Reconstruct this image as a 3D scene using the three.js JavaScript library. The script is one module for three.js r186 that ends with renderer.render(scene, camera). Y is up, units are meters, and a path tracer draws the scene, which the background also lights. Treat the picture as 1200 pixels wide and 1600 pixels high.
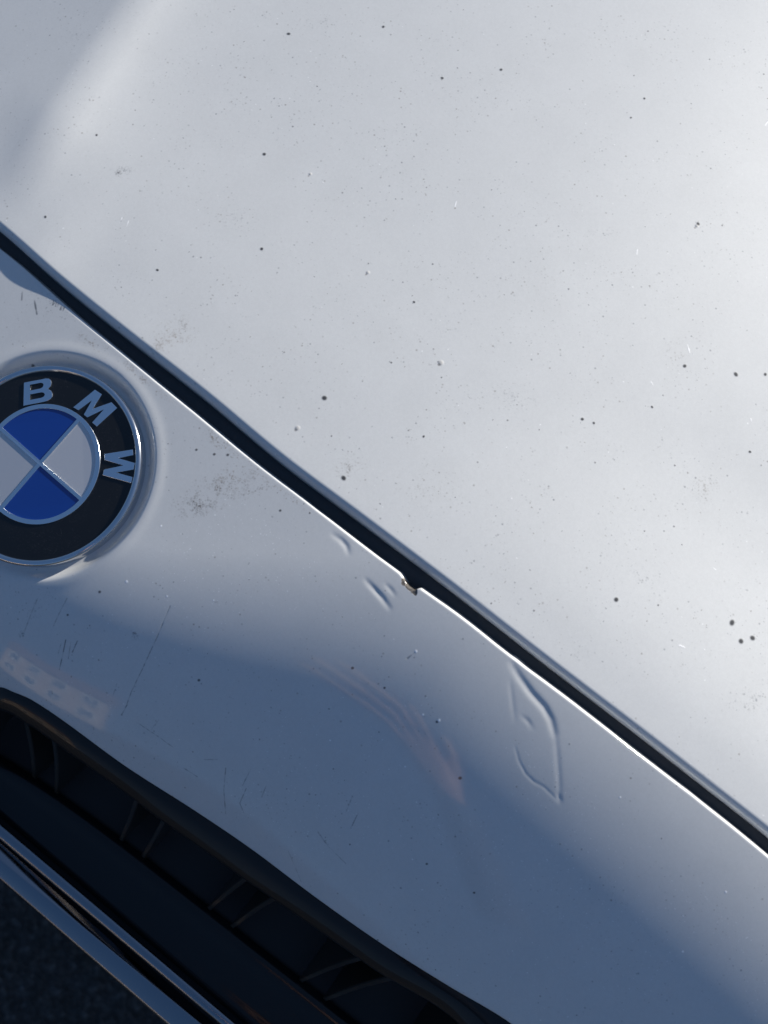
import * as THREE from 'three';
import { MarchingCubes } from 'three/addons/objects/MarchingCubes.js';
import { mergeGeometries, mergeVertices } from 'three/addons/utils/BufferGeometryUtils.js';

// ------------------------------------------------------------------ frame, camera, sky, sun, exposure
// Everything on the car is laid out in millimetres in the frame of the badge:
// a = across the car, b = up the nose towards the bonnet, c = out of the badge's plane.
const TILT = THREE.MathUtils.degToRad(18);           // the badge's plane leans back this far from level
const BADGE_Y = 0.70;                                // height of the badge above the road
const FR = new THREE.Matrix4().makeBasis(
  new THREE.Vector3(1, 0, 0), new THREE.Vector3(0, Math.sin(TILT), -Math.cos(TILT)), new THREE.Vector3(0, Math.cos(TILT), Math.sin(TILT)));
const FRAME = FR.clone().scale(new THREE.Vector3(.001, .001, .001)).setPosition(0, BADGE_Y, 0);
const toWorld = (a, b, c) => new THREE.Vector3(a, b, c).applyMatrix4(FRAME);
const dirWorld = (a, b, c) => new THREE.Vector3(a, b, c).applyMatrix4(FR).normalize();

const FOC = 1204;                                    // focal length in pixels of the 1200 x 1600 photograph
const vX = new THREE.Vector3(.77, -.625, .155).normalize();
const vN = new THREE.Vector3(-.075, .15, .985); vN.addScaledVector(vX, -vN.dot(vX)).normalize();
const vU = new THREE.Vector3().crossVectors(vN, vX);
const vT = new THREE.Vector3(-136, 18.5, -311);
const CAM = new THREE.Vector3(-vX.dot(vT), -vU.dot(vT), -vN.dot(vT));

const scene = new THREE.Scene();
const camera = new THREE.PerspectiveCamera(2 * Math.atan(800 / FOC) * 180 / Math.PI, 3 / 4, .01, 500);
camera.position.copy(toWorld(CAM.x, CAM.y, CAM.z));
{
  const cx = dirWorld(vX.x, vU.x, vN.x), cy = dirWorld(vX.y, vU.y, vN.y), cz = dirWorld(vX.z, vU.z, vN.z);
  camera.quaternion.setFromRotationMatrix(new THREE.Matrix4().makeBasis(cx, cy, cz));
  camera.focus = .315; camera.userData.fStop = 9;    // a phone lens, focused on the panels
  camera.updateMatrixWorld(true);
}

// sun: behind the car, a little to the right, low over the bonnet
const SUN_A = THREE.MathUtils.degToRad(9.3);
const sunDir = dirWorld(.322 * Math.cos(SUN_A), .947 * Math.cos(SUN_A), Math.sin(SUN_A));
const sun = new THREE.DirectionalLight(new THREE.Color(1, .95, .87), 4.2);
sun.position.copy(sunDir).multiplyScalar(6).add(new THREE.Vector3(0, .6, 0));
sun.target.position.set(0, .6, 0);
sun.castShadow = true; sun.shadow.mapSize.set(4096, 4096); sun.shadow.bias = -.00005;
Object.assign(sun.shadow.camera, { left: -1.2, right: 1.2, top: 1.2, bottom: -1.2, near: .5, far: 14 });
scene.add(sun, sun.target);

// clear sky: deep blue overhead, paler towards the horizon, brighter round the sun
{
  const W = 512, H = 256, d = new Float32Array(W * H * 4);
  for (let j = 0; j < H; j++) for (let i = 0; i < W; i++) {
    const el = (j + .5) / H * Math.PI - Math.PI / 2, az = ((i + .5) / W - .5) * 2 * Math.PI;
    const v = new THREE.Vector3(Math.cos(el) * Math.cos(az), Math.sin(el), Math.cos(el) * Math.sin(az));
    const h = Math.pow(Math.max(0, 1 - Math.max(v.y, 0)), 3.2);
    const g = Math.acos(THREE.MathUtils.clamp(v.dot(sunDir), -1, 1));
    const au = .55 * Math.exp(-g * 2.2) + .9 * Math.exp(-g * 9), ph = .75 + .25 * Math.cos(g) ** 2;
    const c = [.034, .079, .175].map((z, k) => (z * (1 - h) + [.080, .135, .215][k] * h) * ph + au * [.36, .34, .31][k]);
    d.set([c[0], c[1], c[2], 1], (j * W + i) * 4);
  }
  const t = new THREE.DataTexture(d, W, H, THREE.RGBAFormat, THREE.FloatType);
  t.mapping = THREE.EquirectangularReflectionMapping; t.magFilter = t.minFilter = THREE.LinearFilter; t.wrapS = THREE.RepeatWrapping; t.needsUpdate = true;
  scene.background = t; scene.environment = t;
}
const renderer = new THREE.WebGLRenderer({ antialias: true });
renderer.toneMapping = THREE.LinearToneMapping;
renderer.toneMappingExposure = 2.05;
renderer.shadowMap.enabled = true; renderer.shadowMap.type = THREE.PCFSoftShadowMap;

// ------------------------------------------------------------------ small helpers
function rng(s) { return () => { s |= 0; s = s + 0x6D2B79F5 | 0; let t = Math.imul(s ^ s >>> 15, 1 | s); t = t + Math.imul(t ^ t >>> 7, 61 | t) ^ t; return ((t ^ t >>> 14) >>> 0) / 4294967296; }; }
const sm = (e0, e1, x) => { const t = Math.min(1, Math.max(0, (x - e0) / (e1 - e0))); return t * t * (3 - 2 * t); };
const lerp = (a, b, t) => a + (b - a) * t;
function hash(i, j, s) { let n = Math.imul(i, 374761393) + Math.imul(j, 668265263) + Math.imul(s, 1274126177) | 0; n = Math.imul(n ^ n >>> 13, 1274126177); return ((n ^ n >>> 16) >>> 0) / 4294967296; }
function vnoise(x, y, s = 1) { const i = Math.floor(x), j = Math.floor(y), u = x - i, v = y - j, a = u * u * (3 - 2 * u), b = v * v * (3 - 2 * v); return lerp(lerp(hash(i, j, s), hash(i + 1, j, s), a), lerp(hash(i, j + 1, s), hash(i + 1, j + 1, s), a), b); }
const fbm = (x, y, s = 1, o = 4) => { let v = 0, k = .5, n = 0; for (let q = 0; q < o; q++) { v += k * vnoise(x, y, s + q); n += k; k *= .5; x *= 2.03; y *= 2.03; } return v / n; };
function curve(pts) {                                 // smooth 1D interpolation through [a, value] pairs
  return x => {
    const n = pts.length; if (x <= pts[0][0]) { const m = (pts[1][1] - pts[0][1]) / (pts[1][0] - pts[0][0]); return pts[0][1] + m * (x - pts[0][0]); }
    if (x >= pts[n - 1][0]) { const m = (pts[n - 1][1] - pts[n - 2][1]) / (pts[n - 1][0] - pts[n - 2][0]); return pts[n - 1][1] + m * (x - pts[n - 1][0]); }
    let i = 0; while (x > pts[i + 1][0]) i++;
    const s = k => (k <= 0) ? (pts[1][1] - pts[0][1]) / (pts[1][0] - pts[0][0]) : (k >= n - 1) ? (pts[n - 1][1] - pts[n - 2][1]) / (pts[n - 1][0] - pts[n - 2][0]) : (pts[k + 1][1] - pts[k - 1][1]) / (pts[k + 1][0] - pts[k - 1][0]);
    const h = pts[i + 1][0] - pts[i][0], t = (x - pts[i][0]) / h, t2 = t * t, t3 = t2 * t;
    return (2 * t3 - 3 * t2 + 1) * pts[i][1] + (t3 - 2 * t2 + t) * h * s(i) + (-2 * t3 + 3 * t2) * pts[i + 1][1] + (t3 - t2) * h * s(i + 1);
  };
}
// direction of a photograph pixel in the badge frame, and where it meets c = const or a surface c = fn(a, b)
const rayOf = (x, y) => { const p = [x - 600, 800 - y, -FOC]; return new THREE.Vector3(vX.x * p[0] + vX.y * p[1] + vX.z * p[2], vU.x * p[0] + vU.y * p[1] + vU.z * p[2], vN.x * p[0] + vN.y * p[1] + vN.z * p[2]); };
const onLevel = (x, y, c) => { const d = rayOf(x, y); return d.multiplyScalar((c - CAM.z) / d.z).add(CAM); };
function onSurface(x, y, fn) {
  const d = rayOf(x, y); let lo = .1, hi = .1;
  const f = s => CAM.z + d.z * s - fn(CAM.x + d.x * s, CAM.y + d.y * s);
  while (f(hi) > 0 && hi < 1) { lo = hi; hi += .004; }
  for (let k = 0; k < 30; k++) { const m = (lo + hi) / 2; if (f(m) > 0) lo = m; else hi = m; }
  return d.multiplyScalar(hi).add(CAM);
}
function segDist(px, py, pts) {                       // distance to a polyline, signed by side, and position 0..1 along it
  let best = 1e9, side = 1, at = 0; const n = pts.length - 1;
  for (let i = 0; i < n; i++) {
    const [x0, y0] = pts[i], [x1, y1] = pts[i + 1], dx = x1 - x0, dy = y1 - y0;
    const t = Math.min(1, Math.max(0, ((px - x0) * dx + (py - y0) * dy) / (dx * dx + dy * dy)));
    const ex = px - x0 - t * dx, ey = py - y0 - t * dy, q = Math.hypot(ex, ey);
    if (q < best) { best = q; side = Math.sign(dx * ey - dy * ex) || 1; at = (i + t) / n; }
  }
  return [best, side, at];
}
// one sheet: columns along a, each column a list of [a, b, c] in the badge frame, uv from (a, b)
function sheet(cols, uvOf) {
  const nC = cols.length, nR = cols[0].length, pos = new Float32Array(nC * nR * 3), uv = new Float32Array(nC * nR * 2), idx = [];
  let k = 0, q = 0; const v = new THREE.Vector3();
  for (const col of cols) for (const p of col) { v.set(p[0], p[1], p[2]).applyMatrix4(FRAME); pos[k++] = v.x; pos[k++] = v.y; pos[k++] = v.z; const w = uvOf ? uvOf(p[0], p[1]) : [p[0] / 100, p[1] / 100]; uv[q++] = w[0]; uv[q++] = w[1]; }
  for (let i = 0; i < nC - 1; i++) for (let j = 0; j < nR - 1; j++) { const A = i * nR + j, B = A + nR; idx.push(A, B, A + 1, B, B + 1, A + 1); }
  const g = new THREE.BufferGeometry(); g.setAttribute('position', new THREE.BufferAttribute(pos, 3)); g.setAttribute('uv', new THREE.BufferAttribute(uv, 2)); g.setIndex(idx); g.computeVertexNormals();
  return g;
}
// roll a column's end over: from end point P with unit tangent T (pointing off the end) and normal N (both [b, c])
function roll(P, T, N, rho, turn, steps, flange) {
  const out = [];
  for (let k = 1; k <= steps; k++) { const th = turn * k / steps; out.push([P[0] + rho * (Math.sin(th) * T[0] + (Math.cos(th) - 1) * N[0]), P[1] + rho * (Math.sin(th) * T[1] + (Math.cos(th) - 1) * N[1])]); }
  const e = out[out.length - 1], dx = Math.cos(turn) * T[0] - Math.sin(turn) * N[0], dy = Math.cos(turn) * T[1] - Math.sin(turn) * N[1];
  for (const s of [.25, .6, 1]) out.push([e[0] + dx * flange * s, e[1] + dy * flange * s]);
  return out;
}
function fromFrame(g) { g.applyMatrix4(FRAME); return g; }
function mesh(name, g, m, parent) { const o = new THREE.Mesh(g, m); o.name = name; o.castShadow = o.receiveShadow = true; parent.add(o); return o; }
function part(name, parent) { const o = new THREE.Group(); o.name = name; parent.add(o); return o; }

// ------------------------------------------------------------------ shapes of the two silver panels
const kOf = a => sm(15, 170, Math.abs(a));
function noseBase(a, b) {
  const A = Math.abs(a), k = kOf(a), b0 = -10 + 80 * k, r = 145 + 135 * k, d = Math.max(b0 - b, 0), dm = r * .5, dd = Math.min(d, dm), m = dm / Math.sqrt(r * r - dm * dm);
  return 4.6 - (r - Math.sqrt(r * r - dd * dd)) - (d - dd) * m - 14 * (A / 300) ** 2;
}
const P2 = (list, fn) => list.map(([x, y]) => { const p = onSurface(x, y, fn); return [p.x, p.y]; });
// grooves pressed into the nose: [pixels, depth mm, half width mm]
const dents = [
  [[[521, 836], [533, 844], [541, 853], [544, 863]], .34, 1.0],
  [[[572, 907], [585, 921], [596, 933], [608, 949]], .40, 1.0],
  [[[603, 914], [610, 921], [617, 929]], .22, .8],
  [[[800, 1038], [812, 1058], [830, 1083], [850, 1105], [861, 1125], [866, 1145]], .45, 1.35],
  [[[864, 1135], [869, 1160], [872, 1195], [874, 1230], [874, 1252]], .10, 1.0],
  [[[805, 1168], [811, 1190], [822, 1210], [835, 1222], [850, 1230], [862, 1242], [874, 1253]], .09, .55],
  [[[816, 1120], [824, 1126], [831, 1136]], .14, .9],
  [[[797, 1065], [800, 1090], [804, 1125]], .08, .9],
  [[[872, 1242], [876, 1250]], .14, .7],
].map(([px, depth, w]) => { const pts = P2(px, noseBase); const xs = pts.map(p => p[0]), ys = pts.map(p => p[1]); return { pts, depth, w, box: [Math.min(...xs) - 8, Math.max(...xs) + 8, Math.min(...ys) - 8, Math.max(...ys) + 8] }; });
function noseC(a, b) {
  let c = noseBase(a, b); const r = Math.hypot(a, b);
  if (r < 60) c = lerp(0.1, c, sm(42.2, 47, r)) + .15 * Math.exp(-(((r - 48.5) / 2.2) ** 2));
  for (const g of dents) if (a > g.box[0] && a < g.box[1] && b > g.box[2] && b < g.box[3]) {
    const [d, , t] = segDist(a, b, g.pts); c -= .62 * g.depth * Math.exp(-((d / g.w) ** 2)) * (.25 + .75 * Math.sin(Math.PI * Math.min(1, Math.max(0, t * .9 + .05))));
  }
  return c + .03 * (fbm(a / 26, b / 26, 31, 2) - .5);
}
const noseTopPx = [[0, 388], [45, 425], [120, 492], [200, 558], [300, 640], [400, 722], [480, 783], [560, 845], [640, 905], [720, 962], [800, 1025], [900, 1100], [1000, 1178], [1100, 1255], [1200, 1336]];
const noseTop0 = curve([[-420, 50], ...P2(noseTopPx, noseBase), [340, 62], [460, 60]]);
const chipA = onSurface(638, 912, noseBase).x;
const noseTop = a => noseTop0(a) + .12 * (fbm(a / 9, 3.1, 5, 2) - .5) - 2.1 * sm(-5.6, 1.2, a - chipA) * (1 - sm(3.0, 4.8, a - chipA));
const edgePx = [[0, 1072], [20, 1079], [50, 1092], [100, 1125], [200, 1198], [300, 1262], [400, 1330], [500, 1405], [600, 1475], [700, 1538], [800, 1598]];
const edge0 = P2(edgePx, noseBase);
const kidneyTop = curve([[2, -170], [8, -140], [16, -108], [26, -95], ...edge0.slice(0), [edge0[10][0] + 16, edge0[10][1] - 1], [edge0[10][0] + 30, -85], [edge0[10][0] + 38, -130], [edge0[10][0] + 44, -170]]);
const noseLow = a => { const A = Math.abs(a); return (A < 2 || A > edge0[10][0] + 44) ? -170 : Math.max(-170, kidneyTop(A)); };
const KC = a => noseBase(a, kidneyTop(a));            // c of the panel's lower edge

const hoodEdgePx = [[0, 360], [100, 447], [200, 528], [320, 622], [440, 722], [560, 812], [700, 918], [850, 1035], [1000, 1150], [1100, 1228], [1200, 1307]];
function hoodC(a, b) {
  const e = b - 60, A = Math.abs(a);
  let c = 4.6 - 14 * (A / 300) ** 2 + 1.9 - 1.6 * sm(90, 200, A) + .9 * Math.exp(-(((a + 60) / 15) ** 2)) * Math.exp(-((e / 26) ** 2));
  c += e < 420 ? -.125 * e - .00008 * e * e : -66.6 - .1922 * (e - 420);                                  // levels out towards the windscreen
  const cl = -84 - .315 * e, cr = 79 + .467 * e;                      // the two creases spread out from the badge
  const ridge = (x, m1, m2, L, w) => { let p = 0; for (let k = -3; k <= 3; k++) { const q = x + k * w / 3; p += q < 0 ? m1 * q : -m2 * L * (1 - Math.exp(-q / L)); } return p / 7; };
  const grow = .22 + .78 * sm(0, 60, e);
  c += (ridge(a - cl, .12, .25, 19, 9) + .25 * 19) * grow;                   // falls away outside, leans to the middle inside
  c -= ridge(cr - a, .038, .022, 60, 12) * -1 * sm(20, 120, e);
  return c;
}
const hoodEdge = curve([[-430, 60], ...hoodEdgePx.map(([x, y]) => { const p = onSurface(x, y, (a, b) => hoodC(a, b) - 3); return [p.x, p.y]; }), [345, 68], [560, 66]]);

// ------------------------------------------------------------------ paint: colour and relief in millimetres on the panels
const lin2s = v => v <= .0031308 ? v * 12.92 : 1.055 * Math.pow(v, 1 / 2.4) - .055;
function paintMaps(W, a0, b0, wmm, hmm, base, draw) {
  const H = Math.round(W * hmm / wmm), s = W / wmm, col = new Float32Array(W * H * 3), ht = new Float32Array(W * H);
  for (let j = 0; j < H; j++) for (let i = 0; i < W; i++) {
    const a = a0 + i / s, b = b0 + j / s, o = j * W + i;
    const f = 1 + .05 * (hash(i, j, 9) - .5) + .05 * (fbm(a / 14, b / 14, 3, 3) - .5) + .03 * (vnoise(a * 1.1, b * 1.1, 8) - .5);
    for (let k = 0; k < 3; k++) col[o * 3 + k] = base[k] * f;
    ht[o] = .5;
  }
  // one soft dot: colour mixed in by alpha, relief added (in units of the bump range)
  const dot = (a, b, r, c, alpha, relief = 0, stretch = 1, ang = 0) => {
    const x = (a - a0) * s, y = (b - b0) * s, R = Math.max(r * s, .55), n = Math.ceil(R * 2.2 * stretch) + 1, ca = Math.cos(ang), sa = Math.sin(ang);
    const gain = Math.min(1, (r * s / R) ** 2);
    for (let j = Math.max(0, Math.floor(y - n)); j <= Math.min(H - 1, y + n); j++) for (let i = Math.max(0, Math.floor(x - n)); i <= Math.min(W - 1, x + n); i++) {
      const dx = i - x, dy = j - y, u = (dx * ca + dy * sa) / stretch, v = -dx * sa + dy * ca, q = Math.hypot(u, v) / R; if (q > 2) continue;
      const w = alpha * gain * (1 - sm(.55, 1.35, q)), o = j * W + i;
      if (c) for (let k = 0; k < 3; k++) col[o * 3 + k] = lerp(col[o * 3 + k], c[k], Math.min(1, w));
      ht[o] += relief * (1 - sm(.3, 1.4, q));
    }
  };
  const stroke = (pts, r, c, alpha, relief = 0, seed = 1) => {
    for (let q = 0; q < pts.length - 1; q++) { const [x0, y0] = pts[q], [x1, y1] = pts[q + 1], L = Math.hypot(x1 - x0, y1 - y0), n = Math.max(2, Math.ceil(L / (r * .8)));
      for (let k = 0; k < n; k++) { const t = k / n, f = .25 + 1.1 * vnoise((q + t) * L * .9, seed, 77); dot(lerp(x0, x1, t), lerp(y0, y1, t), r * (.7 + .5 * f), c, alpha * Math.min(1, f), relief * f); } }
  };
  draw(dot, stroke);
  const cd = new Uint8Array(W * H * 4), hd = new Uint8Array(W * H * 4);
  for (let o = 0; o < W * H; o++) {
    for (let k = 0; k < 3; k++) { cd[o * 4 + k] = Math.max(0, Math.min(255, Math.round(255 * lin2s(Math.max(0, col[o * 3 + k]))))); hd[o * 4 + k] = Math.max(0, Math.min(255, Math.round(255 * ht[o]))); }
    cd[o * 4 + 3] = hd[o * 4 + 3] = 255;
  }
  const tex = (d, srgb) => { const t = new THREE.DataTexture(d, W, H); t.magFilter = THREE.LinearFilter; t.minFilter = THREE.LinearMipmapLinearFilter; t.generateMipmaps = true; t.wrapS = t.wrapT = THREE.RepeatWrapping; if (srgb) t.colorSpace = THREE.SRGBColorSpace; t.needsUpdate = true; return t; };
  return { map: tex(cd, true), bump: tex(hd, false), uv: (a, b) => [(a - a0) / wmm, (b - b0) / hmm] };
}
const SILVER = [.603, .610, .604], TAR = [.012, .012, .013], DIRT = [.20, .18, .155], BROWN = [.24, .19, .14], BRIGHT = [.95, .95, .95], GREY = [.16, .17, .18];
function dust(dot, R, n, a0, b0, w, h, clump) {       // fine road film: grains gathered in patches
  for (let k = 0; k < n; k++) {
    const a = a0 + R() * w, b = b0 + R() * h; if (fbm(a / 16, b / 16, clump, 3) < .30 + .42 * R()) { k -= .5; continue; }
    dot(a, b, .13 + .26 * R() ** 3, R() < .5 ? DIRT : GREY, .13 + .6 * R() ** 2, .02 * R());
  }
  for (let k = 0; k < n * .012; k++) dot(a0 + R() * w, b0 + R() * h, .18 + .2 * R(), TAR, .35 + .5 * R(), .1);
  for (let k = 0; k < n * .012; k++) dot(a0 + R() * w, b0 + R() * h, .12 + .18 * R(), BRIGHT, .6, .05);
}
const HX = { a0: -270, b0: 40, w: 690, h: 400 }, NX = { a0: -170, b0: -172, w: 520, h: 240 };
const hoodPx = (x, y) => { const p = onSurface(x, y, hoodC); return [p.x, p.y]; };
const nosePx = (x, y) => { const p = onSurface(x, y, noseBase); return [p.x, p.y]; };
const hoodMaps = paintMaps(2048, HX.a0, HX.b0, HX.w, HX.h, SILVER, (dot, stroke) => {
  const R = rng(11);
  dust(dot, R, 34000, HX.a0, HX.b0, HX.w, HX.h, 21);
  const at = (x, y, r, c, al, rel = 0, st = 1, an = 0) => { const p = hoodPx(x, y); dot(p[0], p[1], r, c, al, rel, st, an); };
  for (const [x, y, r] of [[506, 622, .95], [536, 747, .85], [962, 937, .85], [1143, 973, .95], [1157, 1002, .95], [1175, 997, .9], [408, 389, .65], [450, 53, .7], [690, 122, .6], [598, 42, .6], [1149, 585, .8], [1069, 572, .7], [1195, 585, .6], [782, 109, .6], [412, 241, .75], [150, 211, .45], [245, 422, .5], [646, 472, .5], [909, 655, .6], [927, 661, .5], [1018, 636, .45], [1171, 706, .5], [661, 682, .4], [1006, 154, .5], [70, 339, .5], [985, 184, .4], [1090, 350, .7]]) at(x, y, r, TAR, .95, .18, 1 + .3 * R(), R() * 3);
  // bits of grit stuck on the paint: light on one side, standing proud
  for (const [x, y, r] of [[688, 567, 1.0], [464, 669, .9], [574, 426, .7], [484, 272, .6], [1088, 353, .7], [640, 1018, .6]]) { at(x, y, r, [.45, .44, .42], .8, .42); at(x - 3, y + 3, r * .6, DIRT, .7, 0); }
  // bird-lime and smudges of grit
  const smudge = (x, y, rx, ry, n, c) => { for (let k = 0; k < n * 3; k++) { const t = R() * 6.283, q = R() ** .7, X = x + rx * q * Math.cos(t) * 1.25, Y = y + ry * q * Math.sin(t) * 1.25; if (fbm(X / 13, Y / 13, 61, 3) < .34 + .3 * R()) continue; at(X, Y, .09 + .3 * R() ** 4, c, (.10 + .48 * R() ** 2) * (1 - .65 * q), .015); } };
  smudge(196, 266, 20, 6, 90, GREY); smudge(184, 270, 5, 3, 40, TAR); smudge(270, 522, 34, 22, 420, BROWN); smudge(288, 512, 9, 18, 130, DIRT); smudge(250, 540, 30, 12, 200, BROWN);
  smudge(800, 620, 34, 22, 170, GREY); smudge(670, 760, 50, 30, 190, DIRT); smudge(500, 35, 22, 12, 70, GREY); smudge(940, 365, 26, 12, 80, GREY); smudge(1055, 555, 18, 22, 120, DIRT); smudge(1175, 1090, 40, 26, 260, GREY); smudge(1100, 765, 20, 18, 110, DIRT); smudge(700, 500, 40, 30, 90, GREY); smudge(370, 340, 30, 18, 90, GREY); smudge(545, 730, 26, 20, 120, DIRT); smudge(880, 1020, 40, 18, 120, GREY); smudge(1000, 905, 50, 30, 120, GREY); smudge(820, 440, 40, 12, 80, DIRT); smudge(120, 55, 18, 10, 60, GREY);
  // fine light scratches
  for (const [x, y, dx, dy] of [[1073, 538, 4, 14], [1016, 596, 4, 6], [1113, 886, 5, 5], [1060, 1008, 10, 4], [1195, 196, 6, -8], [190, 340, -5, 9], [200, 345, -3, 9], [712, 315, -2, 8], [1139, 88, 1, 2], [995, 390, -1, 8], [1172, 654, 1, 4]]) stroke([hoodPx(x, y), hoodPx(x + dx, y + dy)], .15, BRIGHT, .6, .04, x);
});
const noseMaps = paintMaps(2048, NX.a0, NX.b0, NX.w, NX.h, SILVER, (dot, stroke) => {
  const R = rng(12);
  dust(dot, R, 9000, NX.a0, NX.b0, NX.w, NX.h, 22);
  const at = (x, y, r, c, al, rel = 0, st = 1, an = 0) => { const p = nosePx(x, y); dot(p[0], p[1], r, c, al, rel, st, an); };
  const smudge = (x, y, rx, ry, ang, n, c, al = 1) => { for (let k = 0; k < n * 3; k++) { const t = R() * 6.283, q = R() ** .7, u = 1.25 * rx * q * Math.cos(t), v = 1.25 * ry * q * Math.sin(t), X = x + u * Math.cos(ang) - v * Math.sin(ang), Y = y + u * Math.sin(ang) + v * Math.cos(ang); if (fbm(X / 11, Y / 11, 62, 3) < .34 + .3 * R()) continue; at(X, Y, .09 + .3 * R() ** 4, c, al * (.14 + .55 * R() ** 2) * (1 - .6 * q), .015); } };
  smudge(330, 770, 62, 24, -.45, 620, DIRT); smudge(312, 790, 26, 14, -.3, 260, [.1, .085, .07]); smudge(362, 745, 50, 18, -.5, 380, BROWN); smudge(400, 765, 40, 9, -.35, 170, DIRT);
  smudge(340, 690, 34, 9, .69, 260, BROWN); smudge(220, 590, 50, 6, .69, 240, BROWN); smudge(140, 535, 40, 9, .5, 200, BROWN, .8); smudge(80, 470, 40, 22, .3, 150, GREY, .8); smudge(440, 770, 40, 5, .67, 160, BROWN); smudge(60, 950, 26, 10, -.9, 120, GREY, .6); smudge(35, 990, 9, 4, -1, 60, GREY); smudge(210, 990, 8, 8, 0, 50, GREY);
  // tick marks where something rubbed across the edge
  for (let k = 0; k < 8; k++) { const j = 4 * R(); stroke([nosePx(83 + k * 2.1 + 2 * R(), 469 + k * 1.6 + j * .4), nosePx(79 + k * 2.4 + 2 * R(), 475 + k * 1.4 + j)], .16 + .14 * R(), GREY, .3 + .5 * R(), 0, k); }
  stroke([nosePx(53, 470), nosePx(57, 492)], .35, GREY, .6); stroke([nosePx(34, 456), nosePx(33, 470)], .3, GREY, .35);
  // hairline scratches with grime in them
  const sc = (l, r, al, c = [.06, .065, .07]) => stroke(l.map(p => nosePx(...p)), r * .72, c, al * .42, -.04, l[0][0]);
  sc([[265, 947], [245, 995], [222, 1045], [205, 1080], [196, 1105]], .22, .62); sc([[198, 1101], [189, 1118]], .36, .9);
  sc([[104, 935], [92, 958], [82, 980]], .22, .45); sc([[102, 1000], [97, 1025], [92, 1047]], .28, .8); sc([[120, 1002], [112, 1020]], .26, .7); sc([[95, 1005], [90, 1022]], .2, .5); sc([[110, 1003], [106, 1030]], .2, .45); sc([[58, 935], [40, 980], [35, 996]], .3, .4);
  sc([[352, 1200], [349, 1235], [352, 1272]], .26, .7); sc([[391, 1202], [378, 1228]], .24, .6); sc([[384, 1232], [374, 1255], [380, 1270]], .22, .55); sc([[415, 1228], [408, 1246]], .22, .5); sc([[550, 1244], [540, 1268]], .26, .5); sc([[559, 1270], [547, 1295]], .26, .55); sc([[286, 1200], [308, 1214]], .26, .65); sc([[212, 1128], [245, 1150], [270, 1168]], .2, .45); sc([[318, 1187], [340, 1187]], .22, .5); sc([[500, 1305], [512, 1322], [540, 1350]], .2, .45); sc([[496, 1300], [508, 1318]], .3, .4); sc([[247, 1125], [236, 1140]], .2, .4); sc([[182, 1068], [175, 1090]], .2, .35); sc([[450, 1330], [470, 1378]], .18, .3);
  for (const [x, y, r] of [[155, 925, .5], [310, 1063, .5], [105, 961, .4], [718, 1216, .6], [550, 1044, .5], [682, 1128, .45], [355, 711, .5], [437, 798, .45], [306, 703, .45], [334, 710, .5], [43, 567, .6], [600, 1075, .4], [666, 1350, .4], [740, 1395, .4]]) at(x, y, r, TAR, .85, .05, 1.2, 1);
  for (const [x, y, r] of [[197, 909, .7], [660, 1117, .5], [685, 1126, .7], [649, 1018, .7], [251, 822, .5], [333, 938, .4], [260, 932, .45], [515, 1157, .4], [632, 1198, .4], [968, 1246, .45], [1133, 1394, .5], [1066, 1487, .5]]) at(x, y, r * .8, BRIGHT, .95, .12);
  sc([[647, 1020], [634, 1030]], .4, .6, GREY);
  // coarse sparkle of flake and clear-coat chips low on the nose
  for (let k = 0; k < 2600; k++) { const a = 60 + R() * 280, b = -60 + R() * 100; if (fbm(a / 40, b / 40, 5, 2) > .35 + .4 * R()) dot(a, b, .10 + .10 * R(), BRIGHT, .35 + .5 * R(), .03); }
  // bare plastic where the edge is chipped
  for (let k = 0; k < 260; k++) { const u = R(), x = 628 + 21 * u, y = 905 + 18 * u + 8 * R() - 1; at(x, y, .3 + .35 * R(), R() < .5 ? [.05, .045, .04] : [.10, .085, .07], .8, -.1 * R()); }
});

// ------------------------------------------------------------------ materials
const paint = maps => new THREE.MeshPhysicalMaterial({ map: maps.map, bumpMap: maps.bump, bumpScale: .00035, metalness: .2, roughness: .72, clearcoat: 1, clearcoatRoughness: .06 });
const M = {
  hood: paint(hoodMaps), nose: paint(noseMaps),
  chrome: new THREE.MeshStandardMaterial({ color: new THREE.Color(.62, .63, .65), metalness: 1, roughness: .14 }),
  satin: new THREE.MeshStandardMaterial({ color: new THREE.Color(.80, .82, .84), metalness: 1, roughness: .2 }),
  trim: new THREE.MeshStandardMaterial({ color: new THREE.Color(.26, .275, .30), metalness: 1, roughness: .12 }),
  gloss: new THREE.MeshPhysicalMaterial({ color: new THREE.Color(.008, .008, .009), roughness: .35, specularIntensity: .25, clearcoat: .4, clearcoatRoughness: .05 }),
  blackPlastic: new THREE.MeshStandardMaterial({ color: new THREE.Color(.012, .012, .013), roughness: .5 }),
  slat: new THREE.MeshPhysicalMaterial({ color: new THREE.Color(.016, .015, .012), roughness: .38, clearcoat: .8, clearcoatRoughness: .15 }),
  cavity: new THREE.MeshStandardMaterial({ color: new THREE.Color(.016, .016, .017), roughness: .8 }),
  seal: new THREE.MeshStandardMaterial({ color: new THREE.Color(.045, .047, .05), roughness: .75 }),
  blue: new THREE.MeshPhysicalMaterial({ color: new THREE.Color(.001, .030, .21), roughness: .35, clearcoat: 1, clearcoatRoughness: .04 }),
  white: new THREE.MeshPhysicalMaterial({ color: new THREE.Color(.58, .58, .59), metalness: .6, roughness: .45, clearcoat: 1, clearcoatRoughness: .05 }),
};

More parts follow.
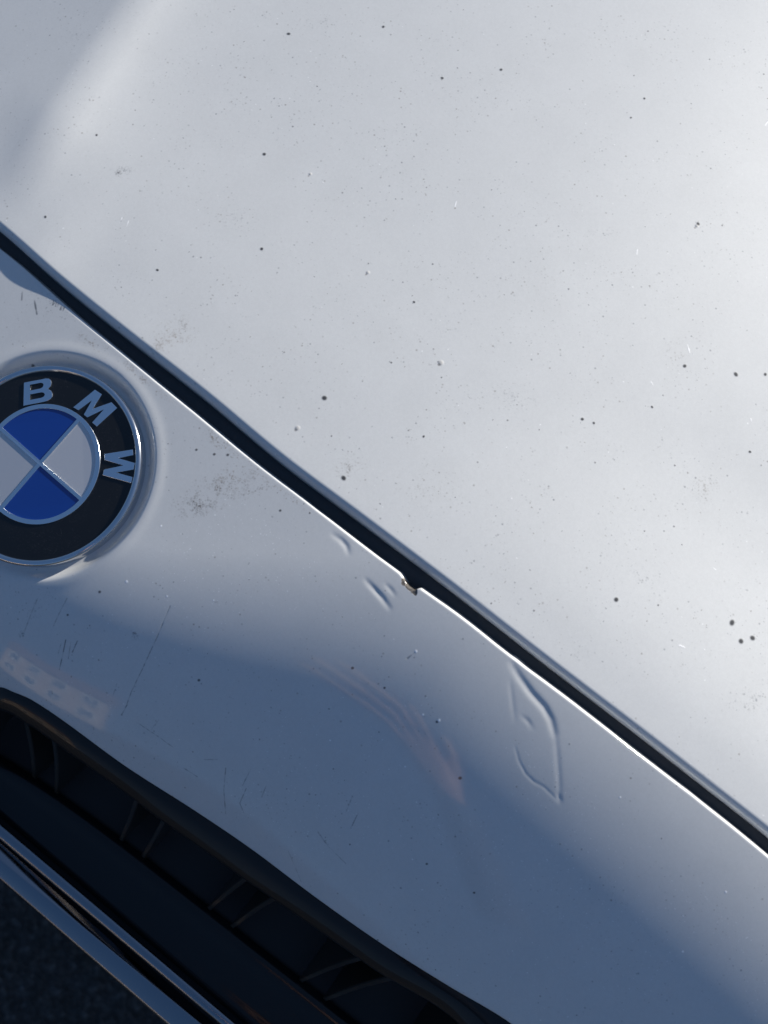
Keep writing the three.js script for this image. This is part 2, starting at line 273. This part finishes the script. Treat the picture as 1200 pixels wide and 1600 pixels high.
// ------------------------------------------------------------------ the road
{
  const W = 1024, d = new Uint8Array(W * W * 4), hd = new Uint8Array(W * W * 4);
  for (let j = 0; j < W; j++) for (let i = 0; i < W; i++) {
    const x = i / W * 64, y = j / W * 64, wrap = 64;
    const n = (f, s) => { const q = f; const X = x * q, Y = y * q, w = wrap * q, i0 = Math.floor(X), j0 = Math.floor(Y), u = X - i0, v = Y - j0, a = u * u * (3 - 2 * u), b = v * v * (3 - 2 * v), m = k => ((k % w) + w) % w; return lerp(lerp(hash(m(i0), m(j0), s), hash(m(i0 + 1), m(j0), s), a), lerp(hash(m(i0), m(j0 + 1), s), hash(m(i0 + 1), m(j0 + 1), s), a), b); };
    const g = n(2, 1) * .5 + n(4, 2) * .35 + n(1, 3) * .15, o = (j * W + i) * 4, stone = n(2, 7) > .62 ? 1.7 : 1, v = .012 + .06 * g * g * stone, w = n(1, 13) - .5;
    d[o] = 255 * lin2s(v * (1 + .14 * w)); d[o + 1] = 255 * lin2s(v); d[o + 2] = 255 * lin2s(v * (1 - .12 * w)); d[o + 3] = 255;
    hd[o] = hd[o + 1] = hd[o + 2] = 255 * g; hd[o + 3] = 255;
  }
  const mk = (dd, s) => { const t = new THREE.DataTexture(dd, W, W); t.wrapS = t.wrapT = THREE.RepeatWrapping; t.magFilter = THREE.LinearFilter; t.minFilter = THREE.LinearMipmapLinearFilter; t.generateMipmaps = true; t.repeat.set(300, 300); if (s) t.colorSpace = THREE.SRGBColorSpace; t.needsUpdate = true; return t; };
  const road = mesh('road', new THREE.PlaneGeometry(180, 180).rotateX(-Math.PI / 2), new THREE.MeshStandardMaterial({ map: mk(d, true), bumpMap: mk(hd), bumpScale: .004, roughness: .92 }), scene);
  road.userData = { kind: 'structure', label: 'dark grey asphalt road in the shadow of the car', category: 'road' };
}

// ------------------------------------------------------------------ the car
const car = part('car', scene);
car.userData = { label: 'front of a silver car with round badge, bonnet gap and black grille', category: 'car' };

// bonnet
{
  const cols = [], as = []; for (let a = -760; a <= 800; a += (a > -270 && a < 400) ? 2.5 : 10) as.push(a);
  for (const a of as) {
    const e = hoodEdge(a), col = [], main = [];
    for (let k = 0; k <= 190; k++) { const t = k / 190, b = e + 3.4 + (t < .6 ? t * 620 : 372 + (t - .6) * 1700); main.push([b, hoodC(a, b)]); }
    const m = (main[1][1] - main[0][1]) / (main[1][0] - main[0][0]), l = Math.hypot(1, m), T = [-1 / l, -m / l], N = [-m / l, 1 / l];
    const r = roll(main[0], T, N, 3.4, 1.62, 10, 9).reverse();
    for (const p of r) col.push([a, p[0], p[1]]); for (const p of main) col.push([a, p[0], p[1]]);
    cols.push(col);
  }
  mesh('bonnet', sheet(cols, hoodMaps.uv), M.hood, car);
}
// nose panel
{
  const cols = []; let a = -400;
  while (a <= 440) {
    const bt = noseTop(a), bl = noseLow(a), rt = 1.15, top = bt - rt, n = 250, main = [], col = [];
    for (let k = 0; k <= n; k++) { const b = lerp(top, bl, k / n); main.push([b, noseC(a, b)]); }
    const tang = (p, q) => { const x = p[0] - q[0], y = p[1] - q[1], l = Math.hypot(x, y); return [x / l, y / l]; };
    let T = tang(main[0], main[1]); const r0 = roll(main[0], T, [-T[1], T[0]], rt, 1.45, 8, 7).reverse();
    T = tang(main[n], main[n - 1]); const r1 = roll(main[n], T, [T[1], -T[0]], 1.6, 1.9, 7, 5);
    for (const p of r0) col.push([a, p[0], p[1]]); for (const p of main) col.push([a, p[0], p[1]]); for (const p of r1) col.push([a, p[0], p[1]]);
    cols.push(col); a += (a > -110 && a < 335) ? .6 : 4;
  }
  for (const c of cols) c.reverse();
  mesh('nose_panel', sheet(cols, noseMaps.uv), M.nose, car);
}
// rubber seal down in the gap
{
  const cols = []; for (let a = -400; a <= 440; a += 10) { const e = noseTop0(a), c = noseBase(a, 57); cols.push([[a, e - 12, c - 14], [a, e - 3, c - 7], [a, e + 2, c - 5.6], [a, e + 7, c - 6], [a, e + 22, c - 16]]); }
  mesh('gap_seal', sheet(cols), M.seal, car);
}

// badge
{
  const badge = part('badge', car);
  badge.userData.label = 'round badge with chrome rim, black ring and blue and silver quarters';
  const face = r => 4.3 + 1.0 * (1 - (r / 38.4) ** 2);
  const lathe = pts => fromFrame(new THREE.LatheGeometry(pts.map(p => new THREE.Vector2(p[0], p[1])), 160).rotateX(Math.PI / 2));
  // rim: a rounded chrome bead
  const rim = [[41.0, .0]]; for (let k = 0; k <= 14; k++) { const t = k / 14 * Math.PI; rim.push([39.6 + 1.45 * Math.cos(t), 3.7 + 1.7 * Math.sin(t)]); } rim.push([38.1, 2.6]);
  mesh('rim', lathe(rim.reverse()), M.chrome, badge);
  const ring = []; for (let k = 0; k <= 10; k++) { const r = lerp(23.4, 38.9, k / 10); ring.push([r, face(r)]); }
  mesh('black_ring', lathe(ring), (() => {
    const W = 2048, H = 192, d = new Uint8Array(W * H * 4), R = rng(41), v = new Float32Array(W * H);
    for (let o = 0; o < W * H; o++) v[o] = .006;
    const put = (x, y, q) => { x = ((Math.round(x) % W) + W) % W; y = Math.round(y); if (y >= 0 && y < H) v[y * W + x] += q; };
    for (let k = 0; k < 9000; k++) { const x = R() * W, y = R() * H; if (vnoise(x / 90, y / 60, 4) > .35 + .3 * R()) { const q = .012 + .05 * R() ** 3, n = 1 + Math.floor(R() * 3); for (let i = 0; i < n; i++) put(x + i, y + R(), q); } }
    for (let k = 0; k < 60; k++) { let x = R() * W, y = R() * H, t = R() * 6.28; const n = 8 + R() * 26, q = .02 + .05 * R(); for (let i = 0; i < n; i++) { put(x, y, q * R()); x += Math.cos(t); y += Math.sin(t); t += .12 * (R() - .5); } }
    for (let o = 0; o < W * H; o++) { d[o * 4] = 255 * lin2s(v[o] * 1.0); d[o * 4 + 1] = 255 * lin2s(v[o] * 1.0); d[o * 4 + 2] = 255 * lin2s(v[o] * .98); d[o * 4 + 3] = 255; }
    const t = new THREE.DataTexture(d, W, H); t.magFilter = THREE.LinearFilter; t.minFilter = THREE.LinearMipmapLinearFilter; t.generateMipmaps = true; t.wrapS = THREE.RepeatWrapping; t.colorSpace = THREE.SRGBColorSpace; t.needsUpdate = true;
    return new THREE.MeshPhysicalMaterial({ map: t, roughness: .35, specularIntensity: .4, clearcoat: .7, clearcoatRoughness: .07 });
  })(), badge);
  const dome = g => { const p = g.attributes.position; for (let i = 0; i < p.count; i++) p.setZ(i, p.getZ(i) + face(Math.hypot(p.getX(i), p.getY(i)))); g.computeVertexNormals(); return fromFrame(g); };
  // silver ring and cross between the quarters
  const r1 = 24.3, r2 = 22.7, w = .62;
  const quarter = (q, r, ww) => { const s = new THREE.Shape(), x = Math.sqrt(r * r - ww * ww), t0 = Math.asin(ww / r), pts = [[ww, ww], [x, ww]]; for (let k = 1; k <= 24; k++) { const t = lerp(t0, Math.PI / 2 - t0, k / 24); pts.push([r * Math.cos(t), r * Math.sin(t)]); } const R = pts.map(([u, v]) => { const c = [1, 0, -1, 0][q], sn = [0, 1, 0, -1][q]; return new THREE.Vector2(u * c - v * sn, u * sn + v * c); }); s.setFromPoints(R); return s; };
  const cs = new THREE.Shape(); cs.absarc(0, 0, r1, 0, Math.PI * 2); for (let q = 0; q < 4; q++) { const h = quarter(q, r2, w); cs.holes.push(new THREE.Path(h.getPoints())); }
  mesh('silver_cross', dome(new THREE.ExtrudeGeometry(cs, { depth: .35, bevelEnabled: true, bevelThickness: .2, bevelSize: .16, bevelSegments: 3, curveSegments: 120 }).translate(0, 0, -.2)), M.satin, badge);
  for (let q = 0; q < 4; q++) {
    const g = new THREE.ExtrudeGeometry(quarter(q, r2 + .1, w - .1), { depth: .12, bevelEnabled: false });
    const o = mesh('quarter', dome(g.translate(0, 0, -.1)), q % 2 ? M.blue : M.white, badge);
    o.userData.label = q % 2 ? 'blue quarter' : 'silver quarter';
  }
  // letters, outlined from where they stand on the ring
  const lp = (l, ox, oy, s) => l.map(([x, y]) => { const p = onLevel(ox + x / s, oy + y / s, 5.0); return new THREE.Vector2(p.x * .972, p.y * .972); });
  const letters = {
    B: [lp([[335, 315], [470, 288], [600, 265], [660, 250], [705, 254], [738, 282], [746, 325], [733, 372], [695, 410], [742, 436], [764, 480], [762, 525], [735, 565], [685, 592], [600, 612], [335, 662]], 0, 560, 9.23), lp([[425, 345], [590, 314], [625, 325], [636, 352], [620, 388], [585, 408], [430, 440]], 0, 560, 9.23), lp([[430, 490], [605, 457], [642, 467], [657, 496], [642, 528], [605, 547], [430, 580]], 0, 560, 9.23)],
    M: [lp([[-35, 685], [280, 418], [385, 487], [255, 705], [525, 603], [610, 690], [315, 970], [245, 910], [415, 715], [175, 835], [122, 793], [240, 580], [45, 728]], 120, 560, 9.23)],
    W: [lp([[169.3, 708.6], [215.9, 700.6], [216.7, 710], [192.6, 715.5], [219, 723], [217, 734], [189.2, 739.3], [215.4, 746.4], [213.1, 756.6], [166.7, 743.8], [168.9, 734.4], [200.4, 727.3], [169.8, 718.7]], 0, 0, 1)],
  };
  for (const k of ['B', 'M', 'W']) {
    if (k === 'W') for (const p of letters[k][0]) p.multiplyScalar(.97);
    const s = new THREE.Shape(letters[k][0]); for (const h of letters[k].slice(1)) s.holes.push(new THREE.Path(h));
    const o = mesh('letter', dome(new THREE.ExtrudeGeometry(s, { depth: .4, bevelEnabled: true, bevelThickness: .18, bevelSize: .1, bevelOffset: -.1, bevelSegments: 2 }).translate(0, 0, -.1)), M.satin, badge);
    o.userData.label = `silver letter ${k}`;
  }
}

// kidney grilles
const seg = (pts, c) => pts.map(([x, y]) => { const p = onLevel(x, y, c); return [p.x, p.y]; });
const B1 = (() => { const l = [[0, 1112], [46, 1137], [85, 1164], [205, 1250], [247, 1282], [371, 1370], [414, 1400], [458, 1430], [540, 1487], [587, 1520], [708, 1596]]; const out = l.map(([x, y]) => { let p = onLevel(x, y, -60); for (let k = 0; k < 8; k++) p = onLevel(x, y, KC(p.x) - 9); return [p.x, p.y]; }); return curve([[8, -150], [20, out[0][1] - 16], ...out, [300, -72], [312, -80], [322, -110]]); })();
const line2 = (pts, c) => { const l = seg(pts, c), n = l.length; let sx = 0, sy = 0, sxx = 0, sxy = 0; for (const [x, y] of l) { sx += x; sy += y; sxx += x * x; sxy += x * y; } const m = (n * sxy - sx * sy) / (n * sxx - sx * sx), q = (sy - m * sx) / n; return a => q + m * a; };
const LB = curve([[10, -159], [50, -151], [100, -144], [200, -134], [300, -124]]);
const S1 = line2([[0, 1288], [14, 1300], [56, 1337], [112, 1384], [199, 1465], [370, 1600]], -112);
const S2 = line2([[0, 1311], [56, 1360], [112, 1405], [199, 1483], [345, 1600]], -113);
const S3 = line2([[0, 1317], [112, 1414], [200, 1492]], -117);
const G1 = line2([[0, 1344], [112, 1438], [199, 1510], [225, 1525], [300, 1590]], -114);
const O1 = line2([[0, 1369], [94, 1461], [199, 1547], [265, 1600]], -117);
function sweep(sgn, a0, a1, step, section) { const cols = []; for (let a = a0; a <= a1 + .01; a += step) cols.push(section(a).map(([b, c, da]) => [sgn * (a + (da || 0)), b, c])); if (sgn < 0) cols.reverse(); return sheet(cols); }
function kidney(sgn) {
  const g = part('kidney_grille', car);
  const A0 = 10, A1 = 318;
  const smoothSec = (pts, n) => { const c = new THREE.CatmullRomCurve3(pts.map(p => new THREE.Vector3(p[0], p[1], 0)), false, 'centripetal'); return c.getPoints(n).map(v => [v.x, v.y]); };
  // black surround under the silver edge
  mesh('upper_surround', sweep(sgn, A0, A1, 3, a => { const e = Math.max(kidneyTop(a), -150), c = KC(a), b1 = B1(a), c1 = c - 9; return smoothSec([[e + 4, c - 2.5], [e - .5, c - 3.2], [lerp(e, b1, .45), lerp(c, c1, .45) - .2], [b1 + 1, c1 + .6], [b1 + 1.2, c1 - 3], [b1 + 14, c1 - 8]], 22); }), M.gloss, g);
  // glossy shelf along the bottom of the opening
  mesh('lower_shelf', sweep(sgn, A0, A1, 3, a => { const l = LB(a), s = S1(a); return smoothSec([[l + 3, -121], [l, -118.2], [lerp(l, s, .35), -118.5], [lerp(l, s, .7), -118.4], [s + 3, -118], [s - 1, -119]], 30); }), M.gloss, g);
  mesh('trim_strip', sweep(sgn, A0, A1, 3, a => { const s1 = S1(a), s2 = S2(a), m = (s1 + s2) / 2, h = (s1 - s2) / 2, o = [[s1 + .1, -118]]; for (let k = 0; k <= 10; k++) { const t = k / 10 * Math.PI; o.push([m + h * Math.cos(t), -113.6 + 1.3 * Math.sin(t)]); } o.push([s2 - .1, -119]); return o; }), M.trim, g);
  mesh('trim_moulding', sweep(sgn, A0, A1, 3, a => { const s = S3(a), q = G1(a), o = O1(a); return [[s + .2, -124], [s, -118], [s - .5, -117.2], [lerp(s, q, .5), -115.6], [q + .5, -114.2], [q - .3, -114.05], [lerp(q, o, .4), -114.3], [lerp(q, o, .8), -114.9], [o + .6, -115.5], [o, -116.8], [o + 2, -124], [o + 6, -134]]; }), M.trim, g);
  mesh('slit_backing', sweep(sgn, A0, A1, 6, a => [[S2(a) + 2, -119.5], [S3(a) - 1, -121.5]]), M.cavity, g);
  // cavity behind the slats
  mesh('cavity_wall', sweep(sgn, A0, A1, 6, a => { const b1 = B1(a), c1 = KC(a) - 9, l = LB(a); return [[b1 + 13, c1 - 7], [b1 + 36, c1 - 26], [lerp(b1, l, .6) + 44, -112], [l + 33, -130], [l - 1, -121.5]]; }), M.cavity, g);
  for (const [aw, as] of [[12, 14], [316, 316]]) mesh('end_wall', sheet((() => { const cols = []; for (let b = -50; b >= -178; b -= 4) { const t = Math.min(KC(as) - 6, noseBase(as, b) - 7); cols.push([[sgn * aw, b, Math.max(t, -118)], [sgn * aw, b, -126]]); } return cols; })()), M.cavity, g);
  // slats: hollow uprights of two thin blades and a web between them
  for (let k = 0; k < 5; k++) {
    const aa = 50.5 + k * 57.6, parts = [];
    const top = a => [B1(a) + 2.5, KC(a) - 10.5], bot = a => [LB(a) + 3, -117.5];
    const blade = (a, w) => {
      const t = top(a), l = bot(a), front = [], n = 10; for (let q = 0; q <= n; q++) { const u = q / n, bow = Math.sin(Math.PI * u) * 1.5; front.push([a - 5 * u, lerp(t[0], l[0], u) + bow * .8, lerp(t[1], l[1], u) - bow * .25]); }
      const pos = [], idx = []; front.forEach(([x, b, c]) => { for (const [dx, db, dc] of [[-w, 24, -13], [-w, .5, -.3], [-w * .7, 0, 0], [w * .7, 0, 0], [w, .5, -.3], [w, 24, -13]]) pos.push(sgn * (x + dx), b + db, c + dc); });
      for (let q = 0; q < n; q++) for (let j = 0; j < 5; j++) { const A = q * 6 + j, B = A + 6; idx.push(A, B, A + 1, B, B + 1, A + 1); }
      const bg = new THREE.BufferGeometry(); bg.setAttribute('position', new THREE.Float32BufferAttribute(pos, 3)); bg.setAttribute('uv', new THREE.Float32BufferAttribute(new Float32Array(pos.length / 3 * 2), 2)); bg.setIndex(idx); const ng = bg.toNonIndexed(); ng.computeVertexNormals(); return fromFrame(ng);
    };
    parts.push(blade(aa, 1.3), blade(aa + 14.6, 1.3));
    { const pos = [], n = 8; const pt = (a, u) => { const t = top(a), l = bot(a); return [sgn * (a - 5 * u), lerp(t[0], l[0], u) + 20, lerp(t[1], l[1], u) - 11]; };
      for (let q = 0; q < n; q++) { const p = pt(aa, q / n), r = pt(aa + 14.6, q / n), p2 = pt(aa, (q + 1) / n), r2 = pt(aa + 14.6, (q + 1) / n); pos.push(...p, ...p2, ...r, ...r, ...p2, ...r2); }
      const wg = new THREE.BufferGeometry(); wg.setAttribute('position', new THREE.Float32BufferAttribute(pos, 3)); wg.setAttribute('uv', new THREE.Float32BufferAttribute(new Float32Array(pos.length / 3 * 2), 2)); wg.computeVertexNormals(); parts.push(fromFrame(wg)); }
    mesh('slat', mergeGeometries(parts), M.slat, g);
  }
  return g;
}
kidney(1); kidney(-1);
// bumper below the grilles, standing down towards the road
{
  const cols = []; for (let a = -400; a <= 440; a += 10) { const A = Math.max(24, Math.min(318, Math.abs(a))), o = O1(A) + 4; const p = [[o + 26, -152], [o + 8, -140], [o + 1, -141]]; const y0 = p[2]; for (const [dz, dy] of [[1, -30], [0, -80], [-20, -160], [-60, -260], [-110, -330]]) { p.push([y0[0] + dy * Math.sin(TILT) - dz * Math.cos(TILT), y0[1] + dy * Math.cos(TILT) + dz * Math.sin(TILT)]); } cols.push(p.map(q => [a, q[0], q[1]])); }
  for (const c of cols) c.reverse();
  mesh('bumper', sheet(cols), new THREE.MeshPhysicalMaterial({ color: new THREE.Color(...SILVER), metalness: .72, roughness: .46, clearcoat: 1, clearcoatRoughness: .07 }), car);
}

// the rest of the car's front, behind and beside the bonnet: it shades the road
{
  const body = new THREE.MeshPhysicalMaterial({ color: new THREE.Color(...SILVER), metalness: .2, roughness: .72, clearcoat: 1, clearcoatRoughness: .06 });
  const rear = toWorld(0, hoodEdge(0) + 1050, hoodC(0, hoodEdge(0) + 1050));
  const strip = (pts, half, m, name) => { const cols = []; for (let k = 0; k <= 16; k++) { const u = k / 16 * 2 - 1; cols.push(pts.map(([y, z, w]) => [u * (w || half), y - .07 * u * u * (y > .9 ? 1 : .3), z - .08 * u * u])); }
    const nR = pts.length, pos = [], uv = [], idx = []; cols.forEach(c => c.forEach((p, j) => { pos.push(...p); uv.push(p[0], j / nR); })); for (let i = 0; i < 16; i++) for (let j = 0; j < nR - 1; j++) { const A = i * nR + j, B = A + nR; idx.push(A, B, A + 1, B, B + 1, A + 1); }
    const g = new THREE.BufferGeometry(); g.setAttribute('position', new THREE.Float32BufferAttribute(pos, 3)); g.setAttribute('uv', new THREE.Float32BufferAttribute(uv, 2)); g.setIndex(idx); g.computeVertexNormals(); return mesh(name, g, m, car); };
  strip([[rear.y - .16, rear.z + .12, .72], [rear.y - .02, rear.z + .04, .70], [rear.y + .16, rear.z - .18, .68], [rear.y + .33, rear.z - .45, .63], [rear.y + .45, rear.z - .70, .58]], .6, new THREE.MeshPhysicalMaterial({ color: new THREE.Color(.01, .012, .014), roughness: .05, clearcoat: 1 }), 'windscreen');
  strip([[rear.y + .45, rear.z - .70, .58], [rear.y + .5, rear.z - 1.1, .6], [rear.y + .5, rear.z - 1.8, .6]], .6, body, 'roof');
  mesh('underbody', new THREE.BoxGeometry(1.6, .05, 3).translate(0, .22, -1.52), M.blackPlastic, car);
  for (const s of [-1, 1]) { const cols = []; for (let k = 0; k <= 12; k++) { const z = lerp(-.02, rear.z - 1.6, k / 12), y = lerp(.66, .86, Math.min(1, k / 6)); cols.push([[s * .74, y, z], [s * .82, y - .05, z], [s * .87, y - .16, z], [s * .87, .3, z], [s * .8, .2, z]]); }
    const pos = [], idx = [], uv = []; cols.forEach(c => c.forEach(p => { pos.push(...p); uv.push(p[1], p[2]); })); for (let i = 0; i < 12; i++) for (let j = 0; j < 4; j++) { const A = i * 5 + j, B = A + 5; idx.push(A, B, A + 1, B, B + 1, A + 1); }
    const g = new THREE.BufferGeometry(); g.setAttribute('position', new THREE.Float32BufferAttribute(pos, 3)); g.setAttribute('uv', new THREE.Float32BufferAttribute(uv, 2)); g.setIndex(idx); g.computeVertexNormals(); mesh('wing', g, body, car); }
}
// the house across the road, seen only as a faint mirror image low on the nose
{
  const house = part('house', scene); house.position.set(-2.6, 0, 31);
  house.userData = { label: 'pale house with rows of windows mirrored in the silver nose', category: 'house' };
  const wm = new THREE.MeshStandardMaterial({ color: new THREE.Color(.34, .26, .20), roughness: .9 }), fm = new THREE.MeshStandardMaterial({ color: new THREE.Color(.72, .72, .70), roughness: .6 }), rm = new THREE.MeshStandardMaterial({ color: new THREE.Color(.16, .08, .06), roughness: .9 });
  const gm = new THREE.MeshPhysicalMaterial({ color: new THREE.Color(.02, .025, .03), roughness: .06, clearcoat: 1 });
  const bx = (w, h, d, x, y, z) => new THREE.BoxGeometry(w, h, d).translate(x, y, z);
  mesh('wall', bx(10, 5.2, 7, 0, 2.6, 3.5), wm, house);
  const rs = new THREE.Shape([new THREE.Vector2(-.5, 0), new THREE.Vector2(7.5, 0), new THREE.Vector2(3.5, 2.4)]);
  mesh('roof', new THREE.ExtrudeGeometry(rs, { depth: 10.8, bevelEnabled: false }).rotateY(-Math.PI / 2).translate(5.4, 5.2, 0), rm, house);
  for (const y of [1.5, 4.0]) for (let k = 0; k < 4; k++) {
    const x = -3.72 + k * 2.48, w = part('window', house);
    mesh('frame', mergeGeometries([bx(1.3, .1, .12, x, y + .7, -.05), bx(1.5, .1, .2, x, y - .7, -.09), bx(.1, 1.3, .12, x - .6, y, -.05), bx(.1, 1.3, .12, x + .6, y, -.05), bx(.06, 1.3, .1, x, y, -.04)]), fm, w);
    mesh('pane', bx(1.15, 1.3, .04, x, y, -.02), gm, w);
  }
}

// the photographer's hand, mirrored pale in the nose: joints placed along the mirrored sight lines, an arm's length away
{
  const mirror = (x, y, s) => { const p = onSurface(x, y, noseBase), h = .5, n = new THREE.Vector3(noseBase(p.x - h, p.y) - noseBase(p.x + h, p.y), noseBase(p.x, p.y - h) - noseBase(p.x, p.y + h), 2 * h).normalize(), d = p.clone().sub(CAM).normalize().reflect(n); return p.addScaledVector(d, s * 1000).applyMatrix4(FRAME); };
  const J = (x, y, s) => mirror(x, y, s), REACH = .72;
  const o = J(668, 1188, REACH), ex = J(640, 1142, REACH).sub(o).normalize();          // palm centre, towards the fingers
  const ez0 = J(668, 1188, 0).sub(o), ey = ez0.clone().cross(ex).normalize(), ez = ex.clone().cross(ey).normalize();
  const L = (u, v, w) => o.clone().addScaledVector(ex, u).addScaledVector(ey, v).addScaledVector(ez, w);
  const bones = []; const chain = (pts, k) => { for (let i = 0; i < pts.length - 1; i++) bones.push([pts[i], pts[i + 1], k]); };
  const P = (u, v, w, r) => ({ p: L(u, v, w), r });
  chain([P(-.085, 0, 0, .027), P(-.05, 0, .002, .026)], .02);
  for (const [v, r] of [[-.028, .016], [-.010, .0175], [.010, .0175], [.028, .016]]) chain([P(-.045, v * .55, 0, .018), P(.035, v, .004, r * .78)], .016);
  for (const [v, l, r, sp] of [[-.030, .062, .0078, -.012], [-.010, .078, .0088, -.004], [.011, .084, .0092, .003], [.031, .076, .0088, .010]]) chain([P(.030, v, .002, r * 1.15), P(.030 + l * .52, v + sp * .5, .010, r), P(.030 + l * .84, v + sp * .8, .001, r * .92), P(.030 + l * 1.08, v + sp, -.014, r * .8)], .006);
  chain([P(-.040, .024, -.004, .016), P(-.008, .050, -.012, .0125), P(.026, .066, -.018, .0105), P(.052, .072, -.022, .0085)], .010);
  const all = bones.flatMap(b => [b[0].p, b[1].p]), box = new THREE.Box3().setFromPoints(all).expandByScalar(.045), c = box.getCenter(new THREE.Vector3()), half = Math.max(...box.getSize(new THREE.Vector3()).toArray()) / 2;
  const N = 92, mc = new MarchingCubes(N, new THREE.MeshStandardMaterial(), false, false, 200000); mc.isolation = 0;
  const q = new THREE.Vector3(), ab = new THREE.Vector3(), ap = new THREE.Vector3();
  for (let k = 0; k < N; k++) for (let j = 0; j < N; j++) for (let i = 0; i < N; i++) {
    q.set((i - N / 2) / (N / 2), (j - N / 2) / (N / 2), (k - N / 2) / (N / 2)).multiplyScalar(half).add(c);
    let f = 1; for (const [A, B, kk] of bones) { ab.subVectors(B.p, A.p); ap.subVectors(q, A.p); const t = Math.min(1, Math.max(0, ap.dot(ab) / ab.lengthSq())), d = ap.addScaledVector(ab, -t).length() - lerp(A.r, B.r, t); const h = Math.max(kk - Math.abs(f - d), 0) / kk; f = Math.min(f, d) - h * h * kk * .25; }
    mc.field[i + j * N + k * N * N] = -f;
  }
  mc.update();
  const g = new THREE.BufferGeometry(), pos = new Float32Array(mc.positionArray.slice(0, mc.count * 3)); for (let i = 0; i < pos.length; i += 3) { pos[i] = pos[i] * half + c.x; pos[i + 1] = pos[i + 1] * half + c.y; pos[i + 2] = pos[i + 2] * half + c.z; }
  g.setAttribute('position', new THREE.BufferAttribute(pos, 3)); g.setAttribute('uv', new THREE.BufferAttribute(new Float32Array(mc.count * 2), 2)); g.computeVertexNormals();
  const gm = mergeVertices(g.deleteAttribute('normal'), 1e-5); gm.computeVertexNormals();
  const person = part('person', scene); person.userData = { label: 'bare hand and blue sleeve mirrored in the silver nose below the gap', category: 'person' };
  mesh('hand', gm, new THREE.MeshPhysicalMaterial({ color: new THREE.Color(.50, .28, .20), roughness: .6 }), person);
  const wr = L(-.075, 0, 0), el = L(-.30, -.05, .06), cv = new THREE.CatmullRomCurve3([wr, wr.clone().lerp(el, .35), wr.clone().lerp(el, .7), el]), sg = new THREE.TubeGeometry(cv, 24, .034, 20, false), sp = sg.attributes.position;
  for (let i = 0; i <= 24; i++) { const cc = cv.getPointAt(i / 24); for (let j = 0; j <= 20; j++) { const ix = i * 21 + j, f = 1 + .45 * i / 24 + .05 * Math.sin(i * 1.9 + Math.sin(j)); sp.setXYZ(ix, cc.x + (sp.getX(ix) - cc.x) * f, cc.y + (sp.getY(ix) - cc.y) * f, cc.z + (sp.getZ(ix) - cc.z) * f); } }
  sg.computeVertexNormals(); mesh('sleeve', sg, new THREE.MeshStandardMaterial({ color: new THREE.Color(.035, .05, .09), roughness: .95 }), person);

}

renderer.render(scene, camera);
